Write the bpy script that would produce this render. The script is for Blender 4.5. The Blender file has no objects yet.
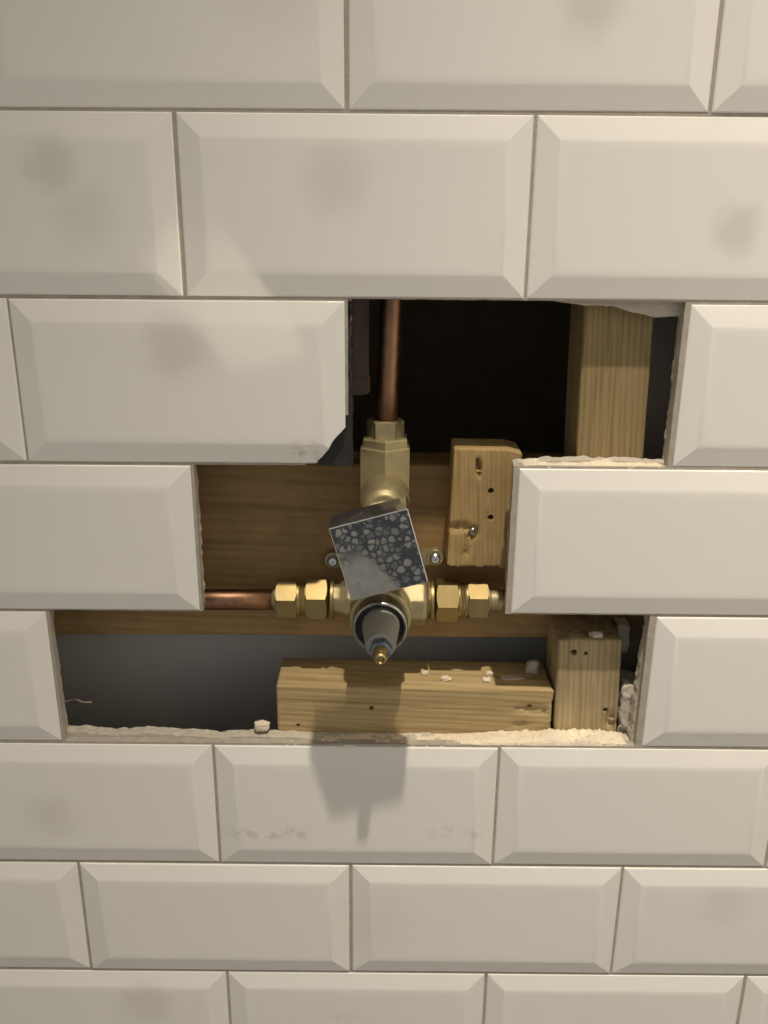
import bpy, bmesh, math, random
from mathutils import Vector, Matrix, noise
from mathutils.geometry import tessellate_polygon

# ------------------------------------------------------------------ camera, world, light
sc = bpy.context.scene
C = sc.collection
Z0 = 1.326                       # height of the reference joint above the floor
PW, PH = .202, .102              # tile pitch
R_ = math.radians

def cam_rot(p, y, r):
    return (Matrix.Rotation(y, 3, 'Z') @ Matrix.Rotation(p, 3, 'X') @ Matrix.Rotation(r, 3, 'Y'))
cd = bpy.data.cameras.new('camera')
cam = bpy.data.objects.new('camera', cd); C.objects.link(cam)
cd.sensor_fit = 'HORIZONTAL'; cd.sensor_width = 36.0; cd.lens = 871.9 / 768 * 36
cd.clip_start = .01
Rm = cam_rot(-.3208, .0008, -.0085)
rt, fw, up = Rm @ Vector((1, 0, 0)), Rm @ Vector((0, 1, 0)), Rm @ Vector((0, 0, 1))
M = Matrix((rt, up, -fw)).transposed().to_4x4()
M.translation = Vector((.0045, -.5307, -.0584 + Z0))
cam.matrix_world = M
sc.camera = cam

w = bpy.data.worlds.new('world'); sc.world = w; w.use_nodes = True
bg = w.node_tree.nodes['Background']
bg.inputs[0].default_value = (.94, .97, 1.0, 1); bg.inputs[1].default_value = .37

LAMP = Vector((.10, -.41, 1.0 + Z0))
ld = bpy.data.lights.new('downlight_bulb', 'SPOT')
ld.energy = 196; ld.color = (1.0, .89, .735); ld.spot_size = R_(120); ld.spot_blend = 1.0; ld.shadow_soft_size = .016
lamp = bpy.data.objects.new('downlight_bulb', ld); C.objects.link(lamp)
lamp.location = LAMP; lamp.rotation_euler = Vector((.26, -.48, -1)).to_track_quat('-Z', 'Y').to_euler()

vs = sc.view_settings
vs.view_transform = 'Standard'; vs.look = 'None'; vs.gamma = 1; vs.use_curve_mapping = False
vs.exposure = 0.0
sc.cycles.caustics_reflective = True
sc.cycles.blur_glossy = .0
sc.cycles.use_denoising = True
sc.cycles.use_guiding = True
sc.cycles.sample_clamp_indirect = 0

# ------------------------------------------------------------------ material helpers
def mat(name):
    m = bpy.data.materials.new(name); m.use_nodes = True
    nt = m.node_tree
    return m, nt, nt.nodes['Principled BSDF']
def N(nt, t, **kw):
    n = nt.nodes.new(t)
    for k, v in kw.items():
        if k.startswith('i_'):
            n.inputs[k[2:].replace('_', ' ')].default_value = v
        else: setattr(n, k, v)
    return n
def L(nt, a, b): nt.links.new(a, b)
def math_(nt, op, a, b=None, clamp=False):
    n = N(nt, 'ShaderNodeMath', operation=op, use_clamp=clamp)
    for i, v in enumerate((a, b)):
        if v is None: continue
        if isinstance(v, (int, float)): n.inputs[i].default_value = v
        else: L(nt, v, n.inputs[i])
    return n.outputs[0]
def mixc(nt, fac, a, b, mode='MIX'):
    n = N(nt, 'ShaderNodeMix', data_type='RGBA', blend_type=mode)
    for s, v in ((0, fac), (6, a), (7, b)):
        if isinstance(v, (int, float)): n.inputs[s].default_value = v
        elif isinstance(v, tuple): n.inputs[s].default_value = (*v[:3], 1)
        else: L(nt, v, n.inputs[s])
    return n.outputs[2]
def coords(nt, scale=(1, 1, 1), kind='Object', rot=(0, 0, 0)):
    tc = N(nt, 'ShaderNodeTexCoord'); mp = N(nt, 'ShaderNodeMapping')
    mp.inputs['Scale'].default_value = scale; mp.inputs['Rotation'].default_value = rot
    L(nt, tc.outputs[kind], mp.inputs[0]); return mp.outputs[0]
def noise_(nt, vec, scale, detail=3, rough=.55, dist=0):
    n = N(nt, 'ShaderNodeTexNoise'); n.inputs['Scale'].default_value = scale
    n.inputs['Detail'].default_value = detail; n.inputs['Roughness'].default_value = rough
    n.inputs['Distortion'].default_value = dist
    L(nt, vec, n.inputs['Vector']); return n.outputs['Fac']
def ramp(nt, fac, stops):
    n = N(nt, 'ShaderNodeValToRGB'); cr = n.color_ramp
    while len(cr.elements) < len(stops): cr.elements.new(.5)
    for e, (p, c) in zip(cr.elements, stops):
        e.position = p; e.color = (*c, 1) if isinstance(c, tuple) else (c, c, c, 1)
    L(nt, fac, n.inputs[0]); return n.outputs[0]
def bump(nt, b, h, strength=.3, dist=.001):
    n = N(nt, 'ShaderNodeBump'); n.inputs['Strength'].default_value = strength; n.inputs['Distance'].default_value = dist
    L(nt, h, n.inputs['Height']); L(nt, n.outputs[0], b.inputs['Normal'])

def wood(name, dark, mid, light, axis='x', scale=1.0, rough=.75, stain=.25, seed=0.0):
    m, nt, b = mat(name)
    lo, hi = 5 * scale, 190 * scale
    s = {'x': (lo, hi, hi), 'z': (hi, hi, lo)}[axis]
    v = coords(nt, s)
    n1 = noise_(nt, v, 1.0, 5, .6, .6)
    s2 = {'x': (3, 30, 60), 'z': (60, 30, 3)}[axis]
    v2 = coords(nt, s2)
    wv = N(nt, 'ShaderNodeTexWave', wave_type='BANDS', bands_direction='DIAGONAL')
    wv.inputs['Scale'].default_value = 2.2 * scale; wv.inputs['Distortion'].default_value = 5; wv.inputs['Detail'].default_value = 2
    L(nt, v2, wv.inputs[0])
    f = math_(nt, 'ADD', math_(nt, 'MULTIPLY', n1, .84), math_(nt, 'MULTIPLY', wv.outputs['Fac'], .16))
    c = ramp(nt, f, [(.25, dark), (.48, mid), (.72, light)])
    st = noise_(nt, coords(nt, (1, 1, 1)), 32, 4, .6)
    c = mixc(nt, math_(nt, 'MULTIPLY', ramp(nt, st, [(.42, 0.0), (.7, 1.0)]), stain), c, tuple(x * .55 for x in dark))
    L(nt, c, b.inputs['Base Color']); b.inputs['Roughness'].default_value = rough
    b.inputs['Specular IOR Level'].default_value = .25
    bump(nt, b, f, .35, .0012)
    return m
def metal(name, col, rough, var=.25, spots=None, bumpy=.0, met=1.0):
    m, nt, b = mat(name)
    v = coords(nt)
    n1 = noise_(nt, v, 130, 4, .6)
    c = mixc(nt, n1, tuple(x * (1 - var) for x in col), tuple(min(1, x * (1 + var * .6)) for x in col))
    if spots:
        n2 = ramp(nt, noise_(nt, v, 60, 5, .65), [(.5, 0.0), (.68, 1.0)])
        c = mixc(nt, n2, c, spots)
    L(nt, c, b.inputs['Base Color']); b.inputs['Metallic'].default_value = met
    L(nt, math_(nt, 'ADD', math_(nt, 'MULTIPLY', n1, .2), rough - .1), b.inputs['Roughness'])
    if bumpy: bump(nt, b, noise_(nt, v, 900, 2, .6), bumpy, .0004)
    return m
def plain(name, col, rough=.8, var=.15, scale=40, bumpy=.0, bscale=400, metallic=0):
    m, nt, b = mat(name)
    v = coords(nt)
    n1 = noise_(nt, v, scale, 5, .6)
    L(nt, mixc(nt, n1, tuple(x * (1 - var) for x in col), tuple(min(1, x * (1 + var)) for x in col)), b.inputs['Base Color'])
    b.inputs['Roughness'].default_value = rough; b.inputs['Metallic'].default_value = metallic
    if bumpy: bump(nt, b, noise_(nt, v, bscale, 4, .6), bumpy, .001)
    return m

def tile_material():
    m, nt, b = mat('glazed_tile')
    geo = N(nt, 'ShaderNodeNewGeometry'); pos = geo.outputs['Position']
    v = coords(nt)
    nse = noise_(nt, pos, 26, 3, .55)
    oi = N(nt, 'ShaderNodeObjectInfo')
    base = mixc(nt, nse, (.755, .735, .695), (.775, .757, .717))
    base = mixc(nt, oi.outputs['Random'], base, mixc(nt, .5, base, (.73, .715, .685)))
    wob = N(nt, 'ShaderNodeTexNoise'); wob.inputs['Scale'].default_value = 45; L(nt, pos, wob.inputs['Vector'])
    wv = N(nt, 'ShaderNodeVectorMath', operation='MULTIPLY_ADD')
    L(nt, wob.outputs['Color'], wv.inputs[0]); wv.inputs[1].default_value = (.016,) * 3; L(nt, pos, wv.inputs[2])
    tot = None
    # soft blotches darker than the glaze: centre x, z, radius, strength
    for x, z, r, k in ((-.186, -.029, .016, .50), (-.169, -.056, .019, .34), (-.025, -.036, .019, .40), (.205, -.061, .014, .62),
                       (-.122, -.132, .020, .55), (.112, .054, .018, .55), (-.235, -.467, .019, .38), (-.180, -.644, .022, .40),
                       (.262, -.5415, .018, .30), (-.055, .062, .03, .2), (.0, -.56, .03, .15)):
        d = N(nt, 'ShaderNodeVectorMath', operation='DISTANCE')
        L(nt, wv.outputs[0], d.inputs[0]); d.inputs[1].default_value = (x + .008, -.0035 + .008, z + Z0 + .008)
        mr = N(nt, 'ShaderNodeMapRange', interpolation_type='SMOOTHSTEP')
        L(nt, d.outputs['Value'], mr.inputs[0])
        mr.inputs[1].default_value = r * 1.5; mr.inputs[2].default_value = r * .25
        mr.inputs[3].default_value = 0; mr.inputs[4].default_value = k * .8
        tot = mr.outputs[0] if tot is None else math_(nt, 'MAXIMUM', tot, mr.outputs[0])
    base = mixc(nt, tot, base, (.50, .475, .43))
    # fine brown splashes and rubbed smears, stronger just below the opening and at the chipped corner
    sp = None
    for x, z, sx, sz, k in ((-.075, -.480, 16, 120, .9), (-.045, -.195, 60, 80, 1.0), (.06, -.478, 20, 110, .5), (-.02, -.655, 30, 90, .5)):
        s = N(nt, 'ShaderNodeVectorMath', operation='SUBTRACT'); L(nt, pos, s.inputs[0]); s.inputs[1].default_value = (x, -.003, z + Z0)
        t = N(nt, 'ShaderNodeVectorMath', operation='MULTIPLY'); L(nt, s.outputs[0], t.inputs[0]); t.inputs[1].default_value = (sx, 1, sz)
        ln = N(nt, 'ShaderNodeVectorMath', operation='LENGTH'); L(nt, t.outputs[0], ln.inputs[0])
        mr = N(nt, 'ShaderNodeMapRange', interpolation_type='SMOOTHSTEP'); L(nt, ln.outputs['Value'], mr.inputs[0])
        mr.inputs[1].default_value = 1.0; mr.inputs[2].default_value = .1; mr.inputs[3].default_value = 0; mr.inputs[4].default_value = k
        sp = mr.outputs[0] if sp is None else math_(nt, 'MAXIMUM', sp, mr.outputs[0])
    spn = ramp(nt, noise_(nt, pos, 150, 5, .7), [(.48, 0.0), (.66, 1.0)])
    base = mixc(nt, math_(nt, 'MULTIPLY', math_(nt, 'MULTIPLY', sp, spn), .6), base, (.34, .30, .24))
    L(nt, base, b.inputs['Base Color'])
    b.inputs['Roughness'].default_value = .26
    b.inputs['Specular IOR Level'].default_value = .38
    return m

def knob_face_material():
    m, nt, b = mat('water_spotted_chrome')
    v = coords(nt)
    vd = N(nt, 'ShaderNodeVectorMath', operation='ADD')
    wn = N(nt, 'ShaderNodeTexNoise'); wn.inputs['Scale'].default_value = 220; L(nt, v, wn.inputs['Vector'])
    sc_ = N(nt, 'ShaderNodeVectorMath', operation='SCALE'); sc_.inputs['Scale'].default_value = .0028
    L(nt, wn.outputs['Color'], sc_.inputs[0]); L(nt, v, vd.inputs[0]); L(nt, sc_.outputs[0], vd.inputs[1])
    vo = N(nt, 'ShaderNodeTexVoronoi', feature='DISTANCE_TO_EDGE'); vo.inputs['Scale'].default_value = 235; vo.inputs['Randomness'].default_value = .95
    L(nt, vd.outputs[0], vo.inputs['Vector'])
    vc = N(nt, 'ShaderNodeTexVoronoi', feature='F1'); vc.inputs['Scale'].default_value = 235; vc.inputs['Randomness'].default_value = .95
    L(nt, vd.outputs[0], vc.inputs['Vector'])
    drop = math_(nt, 'MULTIPLY', ramp(nt, vc.outputs['Distance'], [(.44, 1.0), (.66, 0.0)]), ramp(nt, vo.outputs['Distance'], [(.02, 0.0), (.16, 1.0)]))
    sep = N(nt, 'ShaderNodeSeparateColor'); L(nt, vc.outputs['Color'], sep.inputs[0])
    lime = math_(nt, 'MULTIPLY', drop, math_(nt, 'ADD', math_(nt, 'MULTIPLY', sep.outputs[0], .5), .32))
    # wiped film over the lower left of the face (knob-local x, z)
    sx = N(nt, 'ShaderNodeSeparateXYZ'); L(nt, v, sx.inputs[0])
    wob = math_(nt, 'MULTIPLY', math_(nt, 'SUBTRACT', noise_(nt, v, 110, 4, .6), .5), .016)
    e = math_(nt, 'ADD', math_(nt, 'ADD', math_(nt, 'MULTIPLY', sx.outputs[0], -1.0), math_(nt, 'MULTIPLY', sx.outputs[2], -.62)), wob)
    mr = N(nt, 'ShaderNodeMapRange', interpolation_type='SMOOTHSTEP'); L(nt, e, mr.inputs[0])
    mr.inputs[1].default_value = .0040; mr.inputs[2].default_value = .0085
    top = N(nt, 'ShaderNodeMapRange', interpolation_type='SMOOTHSTEP'); L(nt, math_(nt, 'ADD', sx.outputs[2], wob), top.inputs[0])
    top.inputs[1].default_value = .012; top.inputs[2].default_value = -.004
    film = math_(nt, 'MULTIPLY', math_(nt, 'MULTIPLY', mr.outputs[0], top.outputs[0]), math_(nt, 'ADD', math_(nt, 'MULTIPLY', noise_(nt, v, 160, 5, .7), .7), .42), True)
    cover = math_(nt, 'MAXIMUM', lime, film)
    rustm = ramp(nt, noise_(nt, v, 260, 2, .5), [(.70, 0.0), (.76, .8)])
    c = mixc(nt, cover, (.085, .086, .090), (.30, .30, .28))
    c = mixc(nt, rustm, c, (.12, .07, .045))
    L(nt, c, b.inputs['Base Color'])
    L(nt, math_(nt, 'SUBTRACT', .85, math_(nt, 'MULTIPLY', cover, .62)), b.inputs['Metallic'])
    L(nt, math_(nt, 'ADD', .22, math_(nt, 'MULTIPLY', cover, .4)), b.inputs['Roughness'])
    bump(nt, b, drop, .15, .0003)
    return m

MT = {}
MT['tile'] = tile_material()
MT['grout'] = plain('grout', (.37, .335, .28), .9, .35, 120, .4)
MT['plaster'] = plain('gypsum', (.50, .455, .38), .95, .2, 160, .9, 500)
MT['dust'] = plain('gypsum_dust', (.74, .65, .50), .98, .15, 300, 1.0, 700)
MT['adhesive'] = plain('dark_adhesive', (.020, .0195, .0175), .8, .45, 150, .8, 260)
MT['panel'] = plain('grey_panel', (.50, .485, .455), .85, .10, 14, .1)
MT['void_sheet'] = plain('brown_void_sheet', (.42, .31, .18), .9, .3, 20)  # brown of the added sheet behind the void
MT['inner'] = plain('inner_board', (.62, .52, .41), .9, .15, 20)
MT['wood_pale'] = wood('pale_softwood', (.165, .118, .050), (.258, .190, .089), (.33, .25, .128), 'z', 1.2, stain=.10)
MT['wood_pale_x'] = wood('pale_softwood_rail', (.29, .205, .095), (.41, .305, .15), (.50, .385, .205), 'x', 1.1, stain=.20)
MT['wood_dirty'] = wood('dusty_softwood', (.25, .185, .10), (.37, .285, .155), (.47, .375, .22), 'z', 1.1, stain=.30)
MT['wood_block'] = wood('sawn_softwood', (.31, .205, .084), (.41, .28, .122), (.48, .335, .155), 'z', 1.5, stain=.10)
MT['wood_brown'] = wood('brown_treated_timber', (.27, .170, .072), (.345, .222, .097), (.395, .258, .113), 'x', .7, stain=.35)
MT['brass'] = metal('machined_brass', (.40, .305, .135), .46, .18, (.31, .245, .13))
MT['cast'] = metal('cast_brass', (.43, .36, .20), .50, .25, (.33, .285, .18), .35, .70)
MT['copper'] = metal('dull_copper', (.32, .175, .105), .42, .35, (.20, .12, .08))
MT['oldcopper'] = plain('tarnished_pipe', (.20, .145, .12), .6, .3, 90)
MT['chrome'] = metal('chrome', (.55, .54, .52), .14, .10)
MT['chrome_rim'] = metal('scuffed_chrome', (.42, .42, .42), .30, .30, (.20, .20, .20))
MT['dark'] = plain('gap_shade_black', (.022, .020, .018), .7, .3)  # near-black colour painting the shade inside the cartridge ring
MT['sleeve'] = plain('grey_plastic', (.30, .295, .26), .5, .18, 90)
MT['blue'] = plain('blue_grey_nut', (.16, .19, .25), .35, .3, 200, metallic=.7)
m_, nt_, b_ = mat('grimy_chrome'); MT['knob'] = m_
_n = noise_(nt_, coords(nt_), 140, 4, .6)
L(nt_, mixc(nt_, _n, (.50, .48, .44), (.70, .68, .64)), b_.inputs['Base Color']); b_.inputs['Metallic'].default_value = .95
b_.inputs['Roughness'].default_value = .080
MT['steel'] = metal('zinc_screw', (.62, .61, .58), .28, .25)
MT['face'] = knob_face_material()
MT['paint'] = plain('painted_wall', (.72, .70, .66), .8, .04, 8)
MT['ceiling'] = plain('ceiling_paint', (.80, .79, .76), .9, .03, 8)
MT['floor'] = plain('floor_vinyl', (.17, .16, .15), .55, .2, 12)

# ------------------------------------------------------------------ mesh helpers (points in joint-based metres)
def bm_new(): return bmesh.new()
def obj(name, bm, m, parent=None, origin=None, smooth=0):
    """link ONE mesh object; vertices are given in wall coordinates"""
    me = bpy.data.meshes.new(name)
    if origin is None: origin = parent['_o'] if parent else (0, 0, 0)
    bmesh.ops.translate(bm, verts=bm.verts, vec=-Vector(origin))
    bmesh.ops.recalc_face_normals(bm, faces=bm.faces)
    bm.to_mesh(me); bm.free()
    o = bpy.data.objects.new(name, me); C.objects.link(o)
    for mm in (m if isinstance(m, (list, tuple)) else [m]): me.materials.append(MT[mm])
    if smooth:
        for p in me.polygons: p.use_smooth = True
        if smooth < 180:
            me.set_sharp_from_angle(angle=R_(smooth))
    ORG[o.name] = Vector(origin)
    if parent:
        o.parent = parent; o.location = Vector(origin) - ORG[parent.name]
    else: o.location = Vector(origin) + Vector((0, 0, Z0))
    return o
ORG = {}
def pobj(name, bm, m, parent, smooth=0, origin=None):
    return obj(name, bm, m, parent, ORG[parent.name] if origin is None else origin, smooth)
def tag(o, label=None, cat=None, group=None, kind=None):
    for k, v in (('label', label), ('category', cat), ('group', group), ('kind', kind)):
        if v: o[k] = v
    return o
def thing(name, label, cat, origin, group=None):
    o = bpy.data.objects.new(name, None); C.objects.link(o); o.empty_display_size = .02
    o.location = Vector(origin) + Vector((0, 0, Z0)); ORG[o.name] = Vector(origin)
    return tag(o, label, cat, group)
def add_box(bm, x0, x1, y0, y1, z0, z1):
    m = Matrix.Translation(((x0 + x1) / 2, (y0 + y1) / 2, (z0 + z1) / 2)) @ Matrix.Diagonal((abs(x1 - x0), abs(y1 - y0), abs(z1 - z0), 1))
    return bmesh.ops.create_cube(bm, size=1, matrix=m)['verts']
def frame(axis):
    return {'x': (Vector((1, 0, 0)), Vector((0, 0, 1)), Vector((0, -1, 0))), 'y': (Vector((0, -1, 0)), Vector((1, 0, 0)), Vector((0, 0, 1))),
            'z': (Vector((0, 0, 1)), Vector((0, -1, 0)), Vector((1, 0, 0)))}[axis]
def lathe(bm, c, axis, prof, n=32, phase=0.0, cap=True):
    """rings of radius r at offset t along axis; axis 'y' points out of the wall; phase 0 puts a corner on the first cross direction"""
    if isinstance(axis, str): A, U, V = frame(axis)
    else: A, U, V = axis
    c = Vector(c); rings = []
    for t, r in prof:
        rings.append([bm.verts.new(c + A * t + (U * math.cos(a) + V * math.sin(a)) * r) for a in (phase + 2 * math.pi * k / n for k in range(n))])
    for a, b in zip(rings, rings[1:]):
        for k in range(n): bm.faces.new((a[k], a[(k + 1) % n], b[(k + 1) % n], b[k]))
    if cap:
        bm.faces.new(rings[0]); bm.faces.new(rings[-1])
    return rings
def nut(bm, c, axis, t0, t1, rc, phase=0.0, n=6):
    """nut with chamfered corners: hexagon met by a shallow cone at both ends"""
    A, U, V = frame(axis); c = Vector(c)
    seg = 4; ch = rc * .13
    apo = rc * math.cos(math.pi / n)
    def ring(t, lim):
        out = []
        for k in range(n):
            for s in range(seg):
                a0 = phase + 2 * math.pi * k / n; a1 = phase + 2 * math.pi * (k + 1) / n
                p = (U * math.cos(a0) + V * math.sin(a0)) * rc * (1 - s / seg) + (U * math.cos(a1) + V * math.sin(a1)) * rc * (s / seg)
                if p.length > lim: p = p * (lim / p.length)
                out.append((p, t))
        return out
    def mk(ps, sgn):
        # corner drop: where the hexagon pokes past the chamfer cone the edge retreats along the axis
        return [bm.verts.new(c + A * t + p) for p, t in ps]
    sg = 1 if t1 > t0 else -1
    rings = [mk(ring(t0, apo * 1.005), 0)]
    full = ring(0, rc * 2)
    for t, s in ((t0, sg), (t1, -sg)):
        vs_ = []
        for p, _ in full:
            ex = max(0, p.length - apo * 1.005)
            vs_.append(bm.verts.new(c + A * (t + s * (ex * .55 + .0001)) + p))
        rings.append(vs_)
    rings.append(mk(ring(t1, apo * 1.005), 0))
    m_ = len(rings[0])
    for a, b in zip(rings, rings[1:]):
        for k in range(m_): bm.faces.new((a[k], a[(k + 1) % m_], b[(k + 1) % m_], b[k]))
    bm.faces.new(rings[0]); bm.faces.new(rings[-1])
def nz(p, s, seed=0): return noise.noise(Vector((p[0] * s + seed * 7.3, p[1] * s - seed * 3.1, p[2] * s + seed * 1.7)))
def gridbox(x0, x1, y0, y1, z0, z1, step, fn=None, rnd=.0015):
    """box whose six faces are grids, with rounded edges, then shaped by fn(co)"""
    bm = bmesh.new(); lo = (x0, y0, z0); hi = (x1, y1, z1)
    st = step if isinstance(step, tuple) else (step,) * 3
    lin = []
    for k in range(3):
        n = max(2, int(round((hi[k] - lo[k]) / st[k])))
        a = [lo[k] + (hi[k] - lo[k]) * i / n for i in range(n + 1)]
        if rnd: a = sorted(set(a + [lo[k] + rnd * .5, lo[k] + rnd, hi[k] - rnd, hi[k] - rnd * .5]))
        lin.append(a)
    cache = {}
    def V_(i, j, k):
        key = (i, j, k)
        if key not in cache: cache[key] = bm.verts.new((lin[0][i], lin[1][j], lin[2][k]))
        return cache[key]
    n = [len(l) - 1 for l in lin]
    for ax in range(3):
        b, c = [(1, 2), (0, 2), (0, 1)][ax]
        for e in (0, n[ax]):
            for i in range(n[b]):
                for j in range(n[c]):
                    q = []
                    for di, dj in ((0, 0), (1, 0), (1, 1), (0, 1)):
                        idx = [0, 0, 0]; idx[ax] = e; idx[b] = i + di; idx[c] = j + dj
                        q.append(V_(*idx))
                    bm.faces.new(q)
    for v in bm.verts:
        p = v.co
        if rnd:
            inn = Vector([min(max(p[k], lo[k] + rnd), hi[k] - rnd) for k in range(3)])
            d = p - inn
            if d.length > 1e-9: v.co = inn + d.normalized() * rnd if sum(abs(x) > 1e-9 for x in d) > 1 else p
        if fn: v.co = fn(v.co.copy())
    return bm
def bool_cut(o, cutters):
    """subtract closed bmeshes from an object's mesh, for good"""
    for bmc in cutters:
        me = bpy.data.meshes.new('c'); bmesh.ops.recalc_face_normals(bmc, faces=bmc.faces); bmc.to_mesh(me); bmc.free()
        co = bpy.data.objects.new('c', me); C.objects.link(co); co.location = (0, 0, Z0)
        md = o.modifiers.new('b', 'BOOLEAN'); md.operation = 'DIFFERENCE'; md.solver = 'EXACT'; md.object = co
        bpy.context.view_layer.update()
        new = bpy.data.meshes.new_from_object(o.evaluated_get(bpy.context.evaluated_depsgraph_get()))
        o.modifiers.clear(); o.data = new
        bpy.data.objects.remove(co, do_unlink=True); bpy.data.meshes.remove(me)
def drill(x, y, z, r=.0016, depth=.018, slant=0.0):
    b = bmesh.new()
    A = Vector((slant, 1, slant * .5)).normalized(); U = A.orthogonal().normalized(); V = A.cross(U)
    lathe(b, (x, y - .003, z), (A, U, V), [(0, r * 1.25), (.003, r * 1.1), (.005, r), (depth, r * .8)], 10)
    return b
def tube(bm, pts, r, n=16, cap=True):
    pts = [Vector(p) for p in pts]; rings = []
    for i, p in enumerate(pts):
        d = (pts[min(i + 1, len(pts) - 1)] - pts[max(i - 1, 0)]).normalized()
        u = d.cross(Vector((0, 1, .01)) if abs(d.y) < .9 else Vector((1, 0, 0))).normalized(); v = d.cross(u)
        rr = r[i] if isinstance(r, (list, tuple)) else r
        rings.append([bm.verts.new(p + (u * math.cos(2 * math.pi * k / n) + v * math.sin(2 * math.pi * k / n)) * rr) for k in range(n)])
    for a, b in zip(rings, rings[1:]):
        for k in range(n): bm.faces.new((a[k], a[(k + 1) % n], b[(k + 1) % n], b[k]))
    if cap: bm.faces.new(rings[0]); bm.faces.new(rings[-1])

# ------------------------------------------------------------------ room shell
XL, XR, YR, ZF, ZC = -.92, .92, -1.75, -13 * PH, 10 * PH
def shell(name, *b):
    bm = bmesh.new(); add_box(bm, *b); return bm
tag(obj('floor', shell('f', XL - .1, XR + .1, YR, .45, ZF - .06, ZF), 'floor'), 'dark grey floor in front of the tiled wall', kind='structure')
tag(obj('ceiling', shell('c', XL - .1, XR + .1, YR, .45, ZC, ZC + .06), 'ceiling'), 'white painted ceiling over the tiled wall', kind='structure')
tag(obj('wall_left', shell('l', XL - .1, XL, YR, .45, ZF, ZC), 'paint'), 'plain pale wall to the left of the tiles', kind='structure')
tag(obj('wall_right', shell('r', XR, XR + .1, YR, .45, ZF, ZC), 'paint'), 'plain pale wall to the right of the tiles', kind='structure')
tag(obj('wall_void_sheet', shell('b', XL, XR, .40, .45, ZF, ZC), 'void_sheet'), 'added sheet closing the dark void at the back of the wall cavity', kind='structure')  # added to close the deep void and keep world light out
tag(obj('wall_back', shell('g', XL, XR, .104, .112, ZF, -.24), 'panel'), 'grey board seen through the lower opening behind the timbers', kind='structure')

tag(obj('wall_inner', shell('i', .145, XR, .070, .085, ZF, ZC), 'inner'), 'grey inner board glimpsed right of the stud', kind='structure')
# plasterboard with the broken opening
BF, BB = .0068, .016             # board front and back
def ragged(pts, step=.0025, seed=1):
    out = []
    n = len(pts)
    for i in range(n):
        (x0, z0, a), (x1, z1, _) = pts[i], pts[(i + 1) % n]
        d = math.hypot(x1 - x0, z1 - z0); k = max(1, int(d / step))
        nx, nz_ = -(z1 - z0) / d, (x1 - x0) / d
        for j in range(k):
            t = j / k; x, z = x0 + (x1 - x0) * t, z0 + (z1 - z0) * t
            o = (noise.noise(Vector((x * 90, z * 90, seed))) * .7 + noise.noise(Vector((x * 330, z * 330, seed + 5))) * .5) * a * (min(1, t * 8, (1 - t) * 8) * .8 + .2)
            out.append((x + nx * o, z + nz_ * o))
    return out
# clockwise from the top left of the opening: x, z, raggedness of the side that starts here
hole = [(-.0172, -.1012, .0004), (.095, -.1012, .0008), (.122, -.1045, .0012), (.140, -.1050, .0012), (.152, -.1085, .0008), (.166, -.1115, .0010), (.1835, -.1105, .0006),
        (.1838, -.150, .0008), (.1838, -.185, .0010), (.1842, -.2025, .0006), (.150, -.2012, .0012), (.110, -.2015, .0012), (.0872, -.2040, .0004),
        (.0868, -.3050, .0010), (.140, -.3060, .0012), (.1835, -.3065, .0014), (.1825, -.340, .0016), (.1805, -.385, .0018), (.1810, -.4070, .0010),
        (.120, -.4055, .0016), (.06, -.4080, .0008), (-.02, -.4080, .0008), (-.09, -.4060, .0016), (-.115, -.4078, .0014), (-.16, -.4040, .0016), (-.19, -.4058, .0014), (-.2215, -.4040, .0006),
        (-.2232, -.36, .0008), (-.2228, -.3060, .0008), (-.1178, -.3055, .0006), (-.1178, -.2500, .0006), (-.1176, -.2046, .0006), (-.0176, -.2050, .0008)]
def holed_slab(name, hA, hB, y0, y1, rect, m, parent=None, mid=0.0):
    bm = bmesh.new(); x0, x1, z0, z1 = rect
    out = [(x0, z0), (x1, z0), (x1, z1), (x0, z1)]
    layers = []
    for y, h in ((y0, hA), (y1, hB)):
        vo = [bm.verts.new((x, y, z)) for x, z in out]; vh = [bm.verts.new((x, y, z)) for x, z in h]
        al = vo + vh
        for t in tessellate_polygon([[v.co for v in vo], [v.co for v in vh]]):
            try: bm.faces.new([al[i] for i in t])
            except ValueError: pass
        layers.append((vo, vh))
    (oa, ha), (ob, hb) = layers
    for k in range(4): bm.faces.new((oa[k], oa[(k + 1) % 4], ob[(k + 1) % 4], ob[k]))
    n = len(ha); prev = ha
    for s in range(1, 4):
        t = s / 4; row = []
        for i in range(n):
            p = ha[i].co.lerp(hb[i].co, t)
            row.append(bm.verts.new(p + Vector((nz(p, 260, 3), 0, nz(p, 260, 9))) * mid))
        for k in range(n): bm.faces.new((prev[k], prev[(k + 1) % n], row[(k + 1) % n], row[k]))
        prev = row
    for k in range(n): bm.faces.new((prev[k], prev[(k + 1) % n], hb[(k + 1) % n], hb[k]))
    return obj(name, bm, m, parent, (0, 0, 0))
RECT = (XL, XR, ZF, ZC)
ha = ragged(hole, seed=1)
hb = [(x + noise.noise(Vector((x * 200, z * 200, 40))) * .0012, z + noise.noise(Vector((x * 200, z * 200, 60))) * .0012) for x, z in ha]
wall = tag(holed_slab('wall_front', ha, hb, BF, BB, RECT, 'plaster', None, .0010), 'white tiled wall with a jagged opening broken through it', kind='structure')
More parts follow.
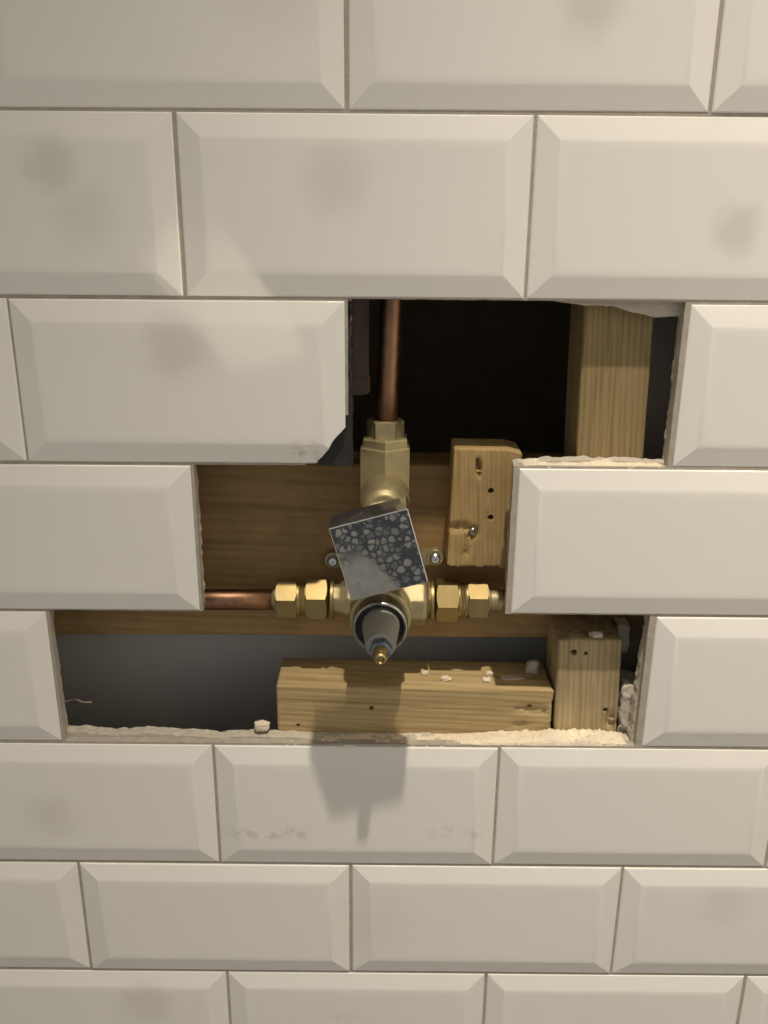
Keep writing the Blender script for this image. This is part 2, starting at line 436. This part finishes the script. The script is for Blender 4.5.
# grout: fills the joints, ends at the tile edges round the opening
EV, OD = -.0185, -.1152          # joint phase of even and odd rows
g = .0011
gh = [(EV - g + .001, -PH - g + .0014), (EV + PW - g, -PH), (EV + PW - g, -2 * PH + g * .4), (OD + PW - g, -2 * PH + g * .4), (OD + PW - g, -3 * PH), (EV + PW - g, -3 * PH),
      (EV + PW - g, -4 * PH + g * .5), (EV - PW + g, -4 * PH + g * .5), (EV - PW + g, -3 * PH), (OD - .0012, -3 * PH), (OD - .0012, -2 * PH - g * .5), (-.046, -2 * PH - g * .3), (-.043, -.186), (-.030, -.172), (EV - g * .2, -.172)]
ghr = ragged([(x, z, .0004) for x, z in gh], .004, 8)
gr = holed_slab('grout', ghr, ghr, .0008, BF - .0001, RECT, 'grout', wall)
gr['label'] = 'grey-beige grout in the tile joints'

# tiles
TW, TH, TB = .1998, .0998, .0140
def tile_mesh(wd, left=True, right=True, name='tile'):
    """bevelled tile centred on its own origin, edge plane at y=0, panel raised towards the room"""
    bm = bmesh.new(); hw, hh = wd / 2, TH / 2
    loops = []
    for ins, y in ((0, .0066), (0, .0007), (.0007, 0), (.0016, -.0002), (TB - .0018, -.00280), (TB, -.00314), (TB + .0018, -.0033), (TB + .0040, -.0033)):
        l = ins if left else 0; r = ins if right else 0
        loops.append([bm.verts.new(p) for p in ((-hw + l, y, -hh + ins), (hw - r, y, -hh + ins), (hw - r, y, hh - ins), (-hw + l, y, hh - ins))])
    for a, b in zip(loops, loops[1:]):
        for k in range(4): bm.faces.new((a[k], a[(k + 1) % 4], b[(k + 1) % 4], b[k]))
    bm.faces.new(loops[0]); bm.faces.new(loops[-1])
    bmesh.ops.remove_doubles(bm, verts=bm.verts, dist=1e-6)
    bmesh.ops.recalc_face_normals(bm, faces=bm.faces)
    me = bpy.data.meshes.new(name); bm.to_mesh(me); bm.free(); me.materials.append(MT['tile'])
    for p in me.polygons: p.use_smooth = True
    me.set_sharp_from_angle(angle=R_(12))
    return me
rng = random.Random(4)
full = tile_mesh(TW); cuts = {}
skip = {(2, 0), (3, 0), (4, -1), (4, 0)}
chipped = None
for row in range(-9, 14):
    ph = EV if row % 2 == 0 else OD
    for n in range(-6, 7):
        a, b = ph + n * PW, ph + (n + 1) * PW
        if b < XL + .012 or a > XR - .012 or (row, n) in skip: continue
        lf, rg = a >= XL, b <= XR
        a2, b2 = max(a, XL - .001), min(b, XR + .001)
        wd = round(b2 - a2 - .0022, 4)
        if lf and rg: me = full
        else:
            key = (wd, lf, rg)
            if key not in cuts: cuts[key] = tile_mesh(wd, lf, rg)
            me = cuts[key]
        t = bpy.data.objects.new('tile', me); C.objects.link(t); t.parent = wall
        t.location = ((a2 + b2) / 2 + rng.uniform(-.0002, .0002), rng.uniform(-.00035, .00035), -(row - .5) * PH + rng.uniform(-.0002, .0002))
        t.rotation_euler = (rng.uniform(-.003, .003), rng.uniform(-.0012, .0012), rng.uniform(-.0015, .0015))
        dx = {(2, -1): -.0008, (2, 1): .0012, (3, -1): -.0024, (3, 1): .0014, (4, 1): .0022}.get((row, n), 0)
        t.location.x += dx
        if (row, n) == (2, -1): chipped = t
# broken corner: a shell-shaped bite out of the tile next to the upper opening
chipped.data = full.copy(); chipped['label'] = 'tile with its lower right corner broken off'
cb = bmesh.new()
rim = [(-.0120, -.1755), (-.0195, -.1778), (-.0222, -.1812), (-.0262, -.1850), (-.0292, -.1893), (-.0312, -.1935), (-.0348, -.1975), (-.0385, -.2010), (-.0400, -.2100), (-.010, -.2100)]
lay = []
for y, s in ((-.02, -.0010), (-.0036, 0), (.0012, .0004), (.02, .0030)):
    lay.append([cb.verts.new((x + s * .7 + nz((x, y, z), 400, 2) * .0006, y, z + -s * .7 + nz((x, y, z), 400, 6) * .0006)) for x, z in rim])
for a, b in zip(lay, lay[1:]):
    for k in range(len(rim)): cb.faces.new((a[k], a[(k + 1) % len(rim)], b[(k + 1) % len(rim)], b[k]))
cb.faces.new(lay[0]); cb.faces.new(lay[-1])
bool_cut(chipped, [cb])
# dark tile adhesive left behind the broken corner
ab = bmesh.new()
poly = [(-.0174, -.172), (-.0172, -.186), (-.0180, -.199), (-.0176, -.2058), (-.028, -.2064), (-.040, -.2048), (-.046, -.198), (-.043, -.180), (-.034, -.170)]
f0 = [ab.verts.new((x, .0072, z)) for x, z in poly]; f1 = [ab.verts.new((x * .98 - .0004, .0050, z * .998 - .0004)) for x, z in poly]
for k in range(len(poly)): ab.faces.new((f0[k], f0[(k + 1) % len(poly)], f1[(k + 1) % len(poly)], f1[k]))
ab.faces.new(f0); ab.faces.new(f1)
pobj('adhesive_patch', ab, 'adhesive', wall)['label'] = 'dark adhesive showing behind the broken tile corner'
# near-black strip along the board's cut edge beside the upper opening
ab = bmesh.new()
def fn_strip(p): return p + Vector((nz(p, 180, 2) * .0012, nz(p, 200, 5) * .001, 0))
ab = gridbox(-.0192, -.0166, .0062, .0240, -.206, -.1035, (.002, .004, .004), fn_strip, .0006)
pobj('edge_strip', ab, 'adhesive', wall)['label'] = 'dark strip along the cut board edge'
# torn strip of board paper
pb = bmesh.new()
pts = [(-.2250, .0146, -.3862), (-.2215, .0146, -.3848), (-.2165, .0140, -.3825), (-.2130, .0130, -.3820), (-.2095, .0135, -.3842), (-.2060, .0145, -.3848), (-.2035, .0150, -.3850)]
va = [pb.verts.new((x, y, z + .0014 - i * .0002)) for i, (x, y, z) in enumerate(pts)]; vb = [pb.verts.new((x, y + .0030, z - .0010 + i * .0001)) for i, (x, y, z) in enumerate(pts)]
for k in range(len(pts) - 1): pb.faces.new((va[k], va[k + 1], vb[k + 1], vb[k]))
bmesh.ops.solidify(pb, geom=pb.faces[:], thickness=.0004)
pobj('torn_paper', pb, 'dust', wall)['label'] = 'curled strip of torn paper on the left edge'

# ------------------------------------------------------------------ timbers
def timber(name, label, box, step, m, fn=None, rnd=.0018, holes=(), group=None, cat='timber'):
    x0, x1, y0, y1, z0, z1 = box
    org = ((x0 + x1) / 2, (y0 + y1) / 2, z0)
    o = obj(name, gridbox(*box, step, fn, rnd), m, None, org, 40)
    tag(o, label, cat, group)
    if holes: bool_cut(o, [drill(*h) for h in holes])
    return o
# upper stud
def fn(p):
    q = p.copy(); q.x += (p.z + .155) * -.030 + nz(p, 25, 1) * .0006; q.y += nz((p.x * 3, p.y, p.z * .4), 60, 2) * .0004 if p.y < .03 else 0
    return q
timber('timber_stud', 'pale upright timber stud in the upper right opening', (.1272, .1702, .0162, .0585, -.212, .16), (.006, .008, .012), 'wood_pale', fn)
# lower short stud, top face showing
def fn(p):
    q = p.copy(); q.x += nz(p, 25, 4) * .0006 + (p.z + .36) * -.03
    if p.z > -.334: q.z += nz((p.x, p.y, 0), 120, 3) * .0012
    if p.y < .02:
        q.y += nz((p.x * 3, p.y, p.z * .4), 60, 5) * .0004
        # torn fibres low on the right
        d = math.hypot((p.x - .1675) / .007, (p.z + .3965) / .010)
        if d < 1: q.y += (1 - d) * .005 * (.6 + nz(p, 400, 1))
    return q
timber('timber_stud', 'short pale timber post with screw holes beside the lower rail', (.1268, .1715, .0164, .0585, -.4290, -.3325), (.0022, .005, .0022), 'wood_dirty', fn,
       holes=((.1372, .0164, -.3425, .0022, .016, .1), (.1458, .0164, -.3430, .0014, .014, 0), (.1630, .0164, -.3880, .0018, .016, .1)))
# lower rail
def fn(p):
    q = p.copy(); q.z += (p.x - .03) * -.010 - .0088
    if p.y < .02:
        q.y += nz((p.x * .3, p.y, p.z * 4), 60, 7) * .0004
        for cx, cz, rx, rz, dp in ((.110, -.3785, .016, .0042, .005), (.105, -.3912, .011, .0036, .004), (.119, -.3815, .009, .0030, .003)):
            d = math.hypot((p.x - cx) / rx, (p.z - cz) / rz)
            if d < 1: q.y += (1 - d) * dp * (.7 + nz(p, 500, 2))
    if p.z > -.3635 and p.y < .024 and p.x > .02: q.z += nz((p.x * .5, p.y * 3, 0), 150, 2) * .0006
    if p.x > .120: q.x += nz((0, p.y, p.z), 300, 4) * .0015
    return q
timber('timber_rail', 'pale horizontal timber rail across the bottom of the opening', (-.0715, .1255, .0164, .0585, -.4185, -.3625), (.003, .005, .0022), 'wood_pale_x', fn,
       holes=((-.0038, .0164, -.3880, .0016, .016, 0), (-.0565, .0164, -.4025, .0014, .012, 0), (.1080, .0164, -.3865, .0019, .016, .3)))
# brown noggin behind the valve
def fn(p):
    q = p.copy(); q.z += nz((p.x * .6, 0, 0), 14, 1) * .0012
    for cx, cz, rx, rz, dp in ((-.062, -.2325, .014, .0030, .0022), (-.078, -.2395, .009, .0035, .0025)):
        d = math.hypot((p.x - cx) / rx, (p.z - cz - (p.x - cx) * .45) / rz)
        if d < 1 and p.y < .065: q.y += (1 - d) * dp
    return q
timber('timber_noggin', 'wide brown timber board running behind the brass valve', (-.30, .30, .0600, .0980, -.3535, -.2195), (.005, .01, .003), 'wood_brown', fn, .0022)
# sawn block screwed to the noggin
tilt = R_(-.6)
def fn(p):
    q = p.copy()
    if p.z < -.280: q.z += nz((p.x, p.y, 0), 420, 3) * .0018
    if p.y < .034:
        q.y += nz((p.x * 3, p.y, p.z), 90, 6) * .0004
        for cx, cz, rx, rz, dp, sl in ((.0660, -.2135, .0022, .0085, .0055, -.14), (.0560, -.2555, .0105, .0045, .0032, 0), (.0655, -.2600, .0045, .0060, .0050, .3), (.0630, -.2700, .0035, .0125, .0022, .25)):
            d = math.hypot((p.x - cx - (p.z - cz) * sl) / rx, (p.z - cz) / rz)
            if d < 1: q.y += min(1, (1 - d) * 1.7) * dp * (.75 + nz(p, 500, 8) * .8)
    if p.z > -.205 and p.x > .085: q.z -= (p.x - .085) * .25
    c, s = math.cos(tilt), math.sin(tilt); dx, dz = q.x - .07, q.z + .24
    q.x, q.z = .07 + dx * c - dz * s + (p.z + .24) * .018, -.24 + dx * s + dz * c
    return q
blk = timber('timber_block', 'small sawn wooden block fixed to the brown board right of the valve', (.0490, .0945, .0300, .0600, -.2840, -.2000), (.0016, .004, .0016), 'wood_block', fn, .0016,
             ((.0758, .0300, -.2292, .0020, .018, 0), (.0760, .0300, -.2483, .0020, .018, .15)))
b = bmesh.new()
A = Vector((.35, -.9, .25)).normalized(); U = A.orthogonal().normalized()
lathe(b, (.0643, .036, -.2598), (A, U, A.cross(U)), [(-.004, .0011), (.0035, .0012), (.0040, .0026), (.0052, .0029), (.0058, .0022)], 12)
pobj('screw', b, 'steel', blk, 40)['label'] = 'bright screw head in the torn wood'

# ------------------------------------------------------------------ copper pipes
b = bmesh.new(); lean = [(.0050, .0387, -.196), (.0054, .0392, -.16), (.0076, .0410, -.10), (.0130, .046, .02), (.019, .049, .20)]
tube(b, lean, .0075, 24)
tag(obj('copper_pipe', b, 'copper', None, (.0052, .043, -.196), 180), 'upright copper pipe rising from the top of the valve', 'pipe')
b = bmesh.new(); tube(b, [(-.34, .0395, -.3168), (-.20, .0390, -.3158), (-.12, .0385, -.3143), (-.060, .0385, -.3138)], .0075, 24)
tag(obj('copper_pipe', b, 'copper', None, (-.06, .0385, -.3138), 180), 'level copper pipe entering the valve from the left', 'pipe')
b = bmesh.new(); tube(b, [(.070, .0385, -.3130), (.10, .0385, -.3130), (.30, .039, -.3130)], .0075, 24)
tag(obj('copper_pipe', b, 'copper', None, (.07, .0385, -.3130), 180), 'short length of copper pipe vanishing behind the right tile', 'pipe')
b = bmesh.new(); lathe(b, (-.0165, .066, -.1700), 'z', [(0, .0095), (.001, .0103), (.012, .0103), (.0122, .0094), (.20, .0094)], 24)
tag(obj('capped_pipe', b, 'oldcopper', None, (-.0165, .066, -.17), 40), 'dull capped pipe end in the dark, left of the upright pipe', 'pipe')

# ------------------------------------------------------------------ shower valve
XV, YP, ZP = .0032, .0385, -.3130
valve = thing('shower_valve', 'brass concealed shower valve with a square chrome knob and a bare cartridge', 'valve', (XV, .06, -.345))
def fused(name, bm, m, voxel=.0011, it=4):
    bmesh.ops.recalc_face_normals(bm, faces=bm.faces)
    o = pobj(name, bm, m, valve)
    md = o.modifiers.new('r', 'REMESH'); md.mode = 'VOXEL'; md.voxel_size = voxel
    ms = o.modifiers.new('s', 'SMOOTH'); ms.iterations = it; ms.factor = .5
    bpy.context.view_layer.update()
    new = bpy.data.meshes.new_from_object(o.evaluated_get(bpy.context.evaluated_depsgraph_get()))
    o.modifiers.clear(); o.data = new
    for p in new.polygons: p.use_smooth = True
    return o
ZK = -.2423; XT = .0044
b = bmesh.new()
lathe(b, (XV + .001, YP, -.20), 'z', [(-.115, .0165), (-.045, .0165), (-.022, .0158), (-.014, .0158)], 32)           # upright barrel
lathe(b, (XV, YP, ZK), 'y', [(-.016, .0160), (.044, .0160), (.056, .0150)], 40)    # knob tower
lathe(b, (XT, YP, -.2322), 'y', [(-.010, .0164), (.026, .0164), (.036, .0156), (.042, .0140), (.046, .011)], 40)
lathe(b, (XV - .0010, YP, ZP - .0010), 'y', [(-.015, .0195), (.015, .0205), (.025, .0212), (.0310, .0210)], 40)          # cartridge tower
lathe(b, (XV, YP, ZP), 'x', [(-.0360, .0120), (-.0300, .0122), (-.0240, .0150), (.0240, .0150), (.0290, .0135), (.0360, .0120)], 8, R_(22.5))  # cross ports
lathe(b, (XV + .0225, .0370, ZP - .0005), 'x', [(-.010, .0175), (.0065, .0175), (.0090, .0160)], 8, R_(22.5))
body = fused('valve_body', b, 'cast', .0010, 3)
# mounting ears with screws
for sx, cx, cz in ((-1, -.0325, -.2895), (1, .0410, -.2868)):
    b = bmesh.new()
    lathe(b, (cx, .0595, cz), 'y', [(0, .0066), (.0055, .0066), (.0065, .0058)], 24)
    add_box(b, min(cx, XV), max(cx, XV), .0535, .0590, cz - .0055, cz + .0055)
    ear = pobj('mounting_ear', b, 'cast', valve, 40)
    b = bmesh.new(); lathe(b, (cx, .0520, cz), 'y', [(-.012, .0020), (0, .0020), (0, .0038), (.0010, .0038), (.0020, .0028), (.0020, .0012), (.0008, .0010)], 16)
    pobj('screw', b, 'steel', ear, 40, ORG[valve.name])
# top outlet: big octagon, step, small nut (corner of the lower ones faces the room)
b = bmesh.new()
lathe(b, (XT, YP, 0), 'z', [(-.240, .0188), (-.2008, .0188), (-.1998, .0178)], 6)
pobj('outlet_body', b, 'cast', valve)
b = bmesh.new(); lathe(b, (XT, YP, 0), 'z', [(-.2030, .0168), (-.1950, .0168), (-.1941, .0158)], 6)
pobj('outlet_collar', b, 'cast', valve)
b = bmesh.new(); nut(b, (XT, YP, 0), 'z', -.1955, -.1825, .0126, R_(30))
pobj('outlet_nut', b, 'cast', valve, 40)
for zz in (-.2150,):
    for sx in (-1, 1):
        b = bmesh.new(); add_box(b, XT + sx * .0066 - .0030, XT + sx * .0066 + .0030, YP - .0148, YP - .0130, zz - .0006, zz + .0004)
        bmesh.ops.rotate(b, verts=b.verts, cent=(XT + sx * .0066, YP - .0140, zz), matrix=Matrix.Rotation(R_(30 * sx), 3, 'Z'))
        pobj('cast_ridge', b, 'cast', valve)
# side inlets
def inlet(sgn, xs, ph1, ph2):
    """xs: shoulder end, washer, nut1 start/end, nut2 start/end as distances along x"""
    w0, n10, n11, n20, n21, pe = xs
    b = bmesh.new(); lathe(b, (0, YP, ZP), 'x', [(w0 - sgn * .0022, .0138), (w0 - sgn * .0018, .0146), (w0, .0146), (w0 + sgn * .0004, .0138)], 32)
    pobj('washer', b, 'brass', valve, 40)
    b = bmesh.new(); nut(b, (0, YP, ZP), 'x', n10, n11, .0158, ph1); pobj('union_nut', b, 'brass', valve, 40)
    b = bmesh.new(); lathe(b, (0, YP, ZP), 'x', [(n11 - sgn * .004, .0126), (n11, .0126)] + [(n11 + sgn * abs(n20 - n11) * k / 6, .0126 if k % 2 else .0120) for k in range(1, 6)] + [(n20, .0126), (n20 + sgn * .004, .0126)], 32)
    pobj('threaded_neck', b, 'brass', valve, 40)
    b = bmesh.new(); nut(b, (0, YP, ZP), 'x', n20, n21, .0146, ph2); pobj('compression_nut', b, 'brass', valve, 40)
    b = bmesh.new(); lathe(b, (0, YP, ZP), 'x', [(n21 - sgn * .002, .0095), (n21 + sgn * .0012, .0092), (n21 + sgn * .0022, .0080), (pe, .0078)], 24)
    pobj('olive_ring', b, 'cast', valve, 40)
inlet(-1, (-.0330, -.0352, -.0505, -.0565, -.0715, -.0745), R_(8), R_(12))
inlet(1, (.0395, .0412, .0570, .0635, .0780, .0880), R_(26), R_(3))
# cartridge: chrome ring, black disc standing in for the gap's shade, grey sleeve, nut, brass stem
XC, ZCt = XV - .0010, ZP - .0010
b = bmesh.new()
rg = lathe(b, (XC, 0, ZCt), 'y', [(-.010, .0186), (.0045, .0186), (.0056, .0180), (.0060, .0172), (.0056, .0163), (.0040, .0158), (-.010, .0158)], 48, 0, False)
for k in range(48): b.faces.new((rg[0][k], rg[0][(k + 1) % 48], rg[-1][(k + 1) % 48], rg[-1][k]))
pobj('retaining_ring', b, 'chrome_rim', valve, 50)['label'] = 'scuffed chrome ring round the cartridge'
b = bmesh.new(); lathe(b, (XC, 0, ZCt), 'y', [(-.012, .0157), (.0005, .0157)], 40)
pobj('gap_shade_disc', b, 'dark', valve, 40)
b = bmesh.new(); lathe(b, (XC + .0004, 0, ZCt), 'y', [(-.006, .0126), (.004, .0126), (.007, .0122), (.030, .0098), (.0330, .0090), (.0335, .0078)], 24)
pobj('cartridge_sleeve', b, 'sleeve', valve, 30)['label'] = 'tapered grey plastic sleeve'
b = bmesh.new()
for k in range(24):
    pass
nut(b, (XC + .0006, 0, ZCt), 'y', .0325, .0400, .0074, R_(10))
pobj('spindle_nut', b, 'blue', valve, 40)['label'] = 'blue-grey nut on the spindle'
b = bmesh.new(); lathe(b, (XC + .0006, 0, ZCt), 'y', [(.038, .0048), (.0440, .0048), (.0448, .0040), (.0485, .0040), (.0500, .0036), (.0505, .0026), (.0488, .0016)], 24)
pobj('spindle_tip', b, 'brass', valve, 50)
# square knob, turned on its axis
KA = R_(15.8); KS = .0236; KC = Vector((.0014, 0, ZK))
b = bmesh.new(); lathe(b, (KC.x, 0, KC.z), 'y', [(-.020, .0060), (.040, .0060)], 20)
pobj('knob_spindle', b, 'cast', valve, 40)
b = bmesh.new(); add_box(b, -KS, KS, -.0580, -.0335, -KS, KS)
bmesh.ops.bevel(b, geom=b.edges[:], offset=.0006, segments=2, affect='EDGES', profile=.5)
b.normal_update()
for f in b.faces:
    if f.normal.y < -.99: f.material_index = 1
me = bpy.data.meshes.new('control_knob'); b.to_mesh(me); b.free(); me.materials.append(MT['knob']); me.materials.append(MT['face'])
kn = bpy.data.objects.new('control_knob', me); C.objects.link(kn); kn.parent = valve
kn.location = KC - ORG[valve.name]; kn.rotation_euler = (0, -KA, 0)
kn['label'] = 'square chrome knob with dried water spots'

# ------------------------------------------------------------------ plaster rubble
def lump(name, label, c, size, m, seed, cat='rubble', group=None, kind=None):
    b = bmesh.new(); bmesh.ops.create_icosphere(b, subdivisions=3, radius=1)
    for v in b.verts:
        p = v.co.copy()
        k = 1 + .35 * nz(p, 1.3, seed) + .22 * nz(p, 3.5, seed + 3)
        p = Vector([math.copysign(abs(x) ** .75, x) for x in p]) * k
        v.co = Vector((c[0] + p.x * size[0], c[1] + p.y * size[1], c[2] + p.z * size[2]))
    lowest = min(v.co.z for v in b.verts)
    bmesh.ops.translate(b, verts=b.verts, vec=(0, 0, c[2] - size[2] * .92 - lowest))
    o = obj(name, b, m, None, c, 50)
    return tag(o, label, cat, group, kind)
ZT = -.3717
lump('plaster_crumb', 'pale plaster crumb on the rail, nearest to the valve cartridge', (.0348, .0362, ZT + .0012), (.0028, .0022, .0016), 'dust', 1, group='crumbs on the rail')
lump('plaster_crumb', 'pale plaster crumb near the front edge of the rail, right of the cartridge', (.0490, .0278, ZT + .0013), (.0036, .0024, .0018), 'dust', 2, group='crumbs on the rail')
lump('plaster_crumb', 'upper of two plaster crumbs at the middle of the rail top', (.0820, .0370, ZT + .0008), (.0030, .0022, .0016), 'dust', 3, group='crumbs on the rail')
lump('plaster_crumb', 'lower of two plaster crumbs at the middle of the rail top', (.0790, .0275, ZT + .0006), (.0034, .0024, .0018), 'dust', 4, group='crumbs on the rail')
lump('plaster_crumb', 'large dull crumb on the rail beside the short post', (.1140, .0430, ZT + .0030), (.0045, .0040, .0052), 'plaster', 5, group='crumbs on the rail')
lump('plaster_crumb', 'flat smear of plaster on the rail close to the short post', (.0980, .0330, ZT - .0004), (.0090, .0030, .0009), 'plaster', 6, group='crumbs on the rail')
lump('plaster_crumb', 'pale crumb lying on top of the short post', (.1530, .0210, -.3322 + .0014), (.0046, .0028, .0022), 'plaster', 7)
lump('plaster_crumb', 'pale crumb on the plaster ledge left of the rail', (-.0820, .0125, -.4020), (.0050, .0032, .0036), 'dust', 8)
# block of board and stuck plaster behind the right edge
b = gridbox(.1750, .1840, .045, .060, -.357, -.335, (.002, .003, .002), lambda p: p + Vector((nz(p, 300, 1), nz(p, 300, 2), nz(p, 300, 3))) * .0009, .0008)
tag(obj('board_offcut', b, 'dust', None, (.1795, .052, -.357), 40), 'small pale board scrap wedged behind the short post', 'scrap')
b = gridbox(.1745, .1880, .0185, .0420, -.4300, -.3680, (.0016, .003, .0018), lambda p: p + Vector((nz(p, 110, 4) * .0030, nz(p, 110, 5) * .0030, nz(p, 110, 6) * .0040)) + Vector((nz(p, 420, 4), nz(p, 420, 5), nz(p, 420, 6))) * .0006, .0010)
tag(obj('plaster_lump', b, 'plaster', None, (.1805, .03, -.43), 60), 'rough lump of plaster between the short post and the right tile', 'plaster')
# loose dust lying on the broken ledges
def dust(name, label, x0, x1, y0, y1, zb, hfun, nx, ny, seed):
    b = bmesh.new(); g = []
    for i in range(nx + 1):
        row = []
        for j in range(ny + 1):
            x = x0 + (x1 - x0) * i / nx; t = j / ny; y = y0 + (y1 - y0) * t
            e = min(1, i / 4, (nx - i) / 4) * (min(1, t * 5 + .15) * min(1, (1 - t) * 6 + .25))
            h = hfun(x, t) * (.75 + .9 * nz((x, y, 0), 120, seed) + .6 * nz((x, y, 0), 420, seed + 2)) * e
            row.append((b.verts.new((x, y + nz((x, y, 1), 300, seed) * .0006, zb(x) + max(0, h))), b.verts.new((x, y, zb(x) - .004))))
        g.append(row)
    for i in range(nx):
        for j in range(ny):
            b.faces.new((g[i][j][0], g[i + 1][j][0], g[i + 1][j + 1][0], g[i][j + 1][0]))
            b.faces.new((g[i][j][1], g[i][j + 1][1], g[i + 1][j + 1][1], g[i + 1][j][1]))
    for i in range(nx):
        for j in (0, ny): b.faces.new((g[i][j][0], g[i + 1][j][0], g[i + 1][j][1], g[i][j][1]))
    for j in range(ny):
        for i in (0, nx): b.faces.new((g[i][j][0], g[i][j + 1][0], g[i][j + 1][1], g[i][j][1]))
    o = obj(name, b, 'dust', None, ((x0 + x1) / 2, (y0 + y1) / 2, zb((x0 + x1) / 2)), 60)
    return tag(o, label, 'dust', None, 'stuff')
def hf(x, t):
    h = .0010
    if x > .055: h += .0022 * min(1, (x - .055) / .05)
    if x > .12: h += .0022 * (1 - abs(x - .15) / .04)
    return max(0, h)
dust('plaster_dust', 'pale plaster dust heaped along the bottom ledge of the opening', -.070, .1765, .0010, .0162, lambda x: -.4085 + .0024 * max(0, min(1, (x - .05) / .05)), hf, 190, 10, 2)
dust('plaster_dust', 'thin pale plaster dust on the ledge under the upper stud', .092, .180, .0010, .0160, lambda x: -.2032, lambda x, t: .0014, 80, 10, 5)

# ------------------------------------------------------------------ ceiling lamp housing
cl = thing('ceiling_light', 'round recessed ceiling downlight above the tiled wall', 'light', (LAMP.x, LAMP.y, ZC - .004))
b = bmesh.new(); rg = lathe(b, (LAMP.x, LAMP.y, ZC), 'z', [(-.001, .042), (-.004, .042), (-.005, .038), (-.004, .030), (-.001, .030)], 40, 0, False)
for k in range(40): b.faces.new((rg[0][k], rg[0][(k + 1) % 40], rg[-1][(k + 1) % 40], rg[-1][k]))
pobj('bezel', b, 'chrome', cl, 40)
lamp.parent = cl; lamp.location = LAMP - (Vector(ORG[cl.name]) + Vector((0, 0, Z0)))
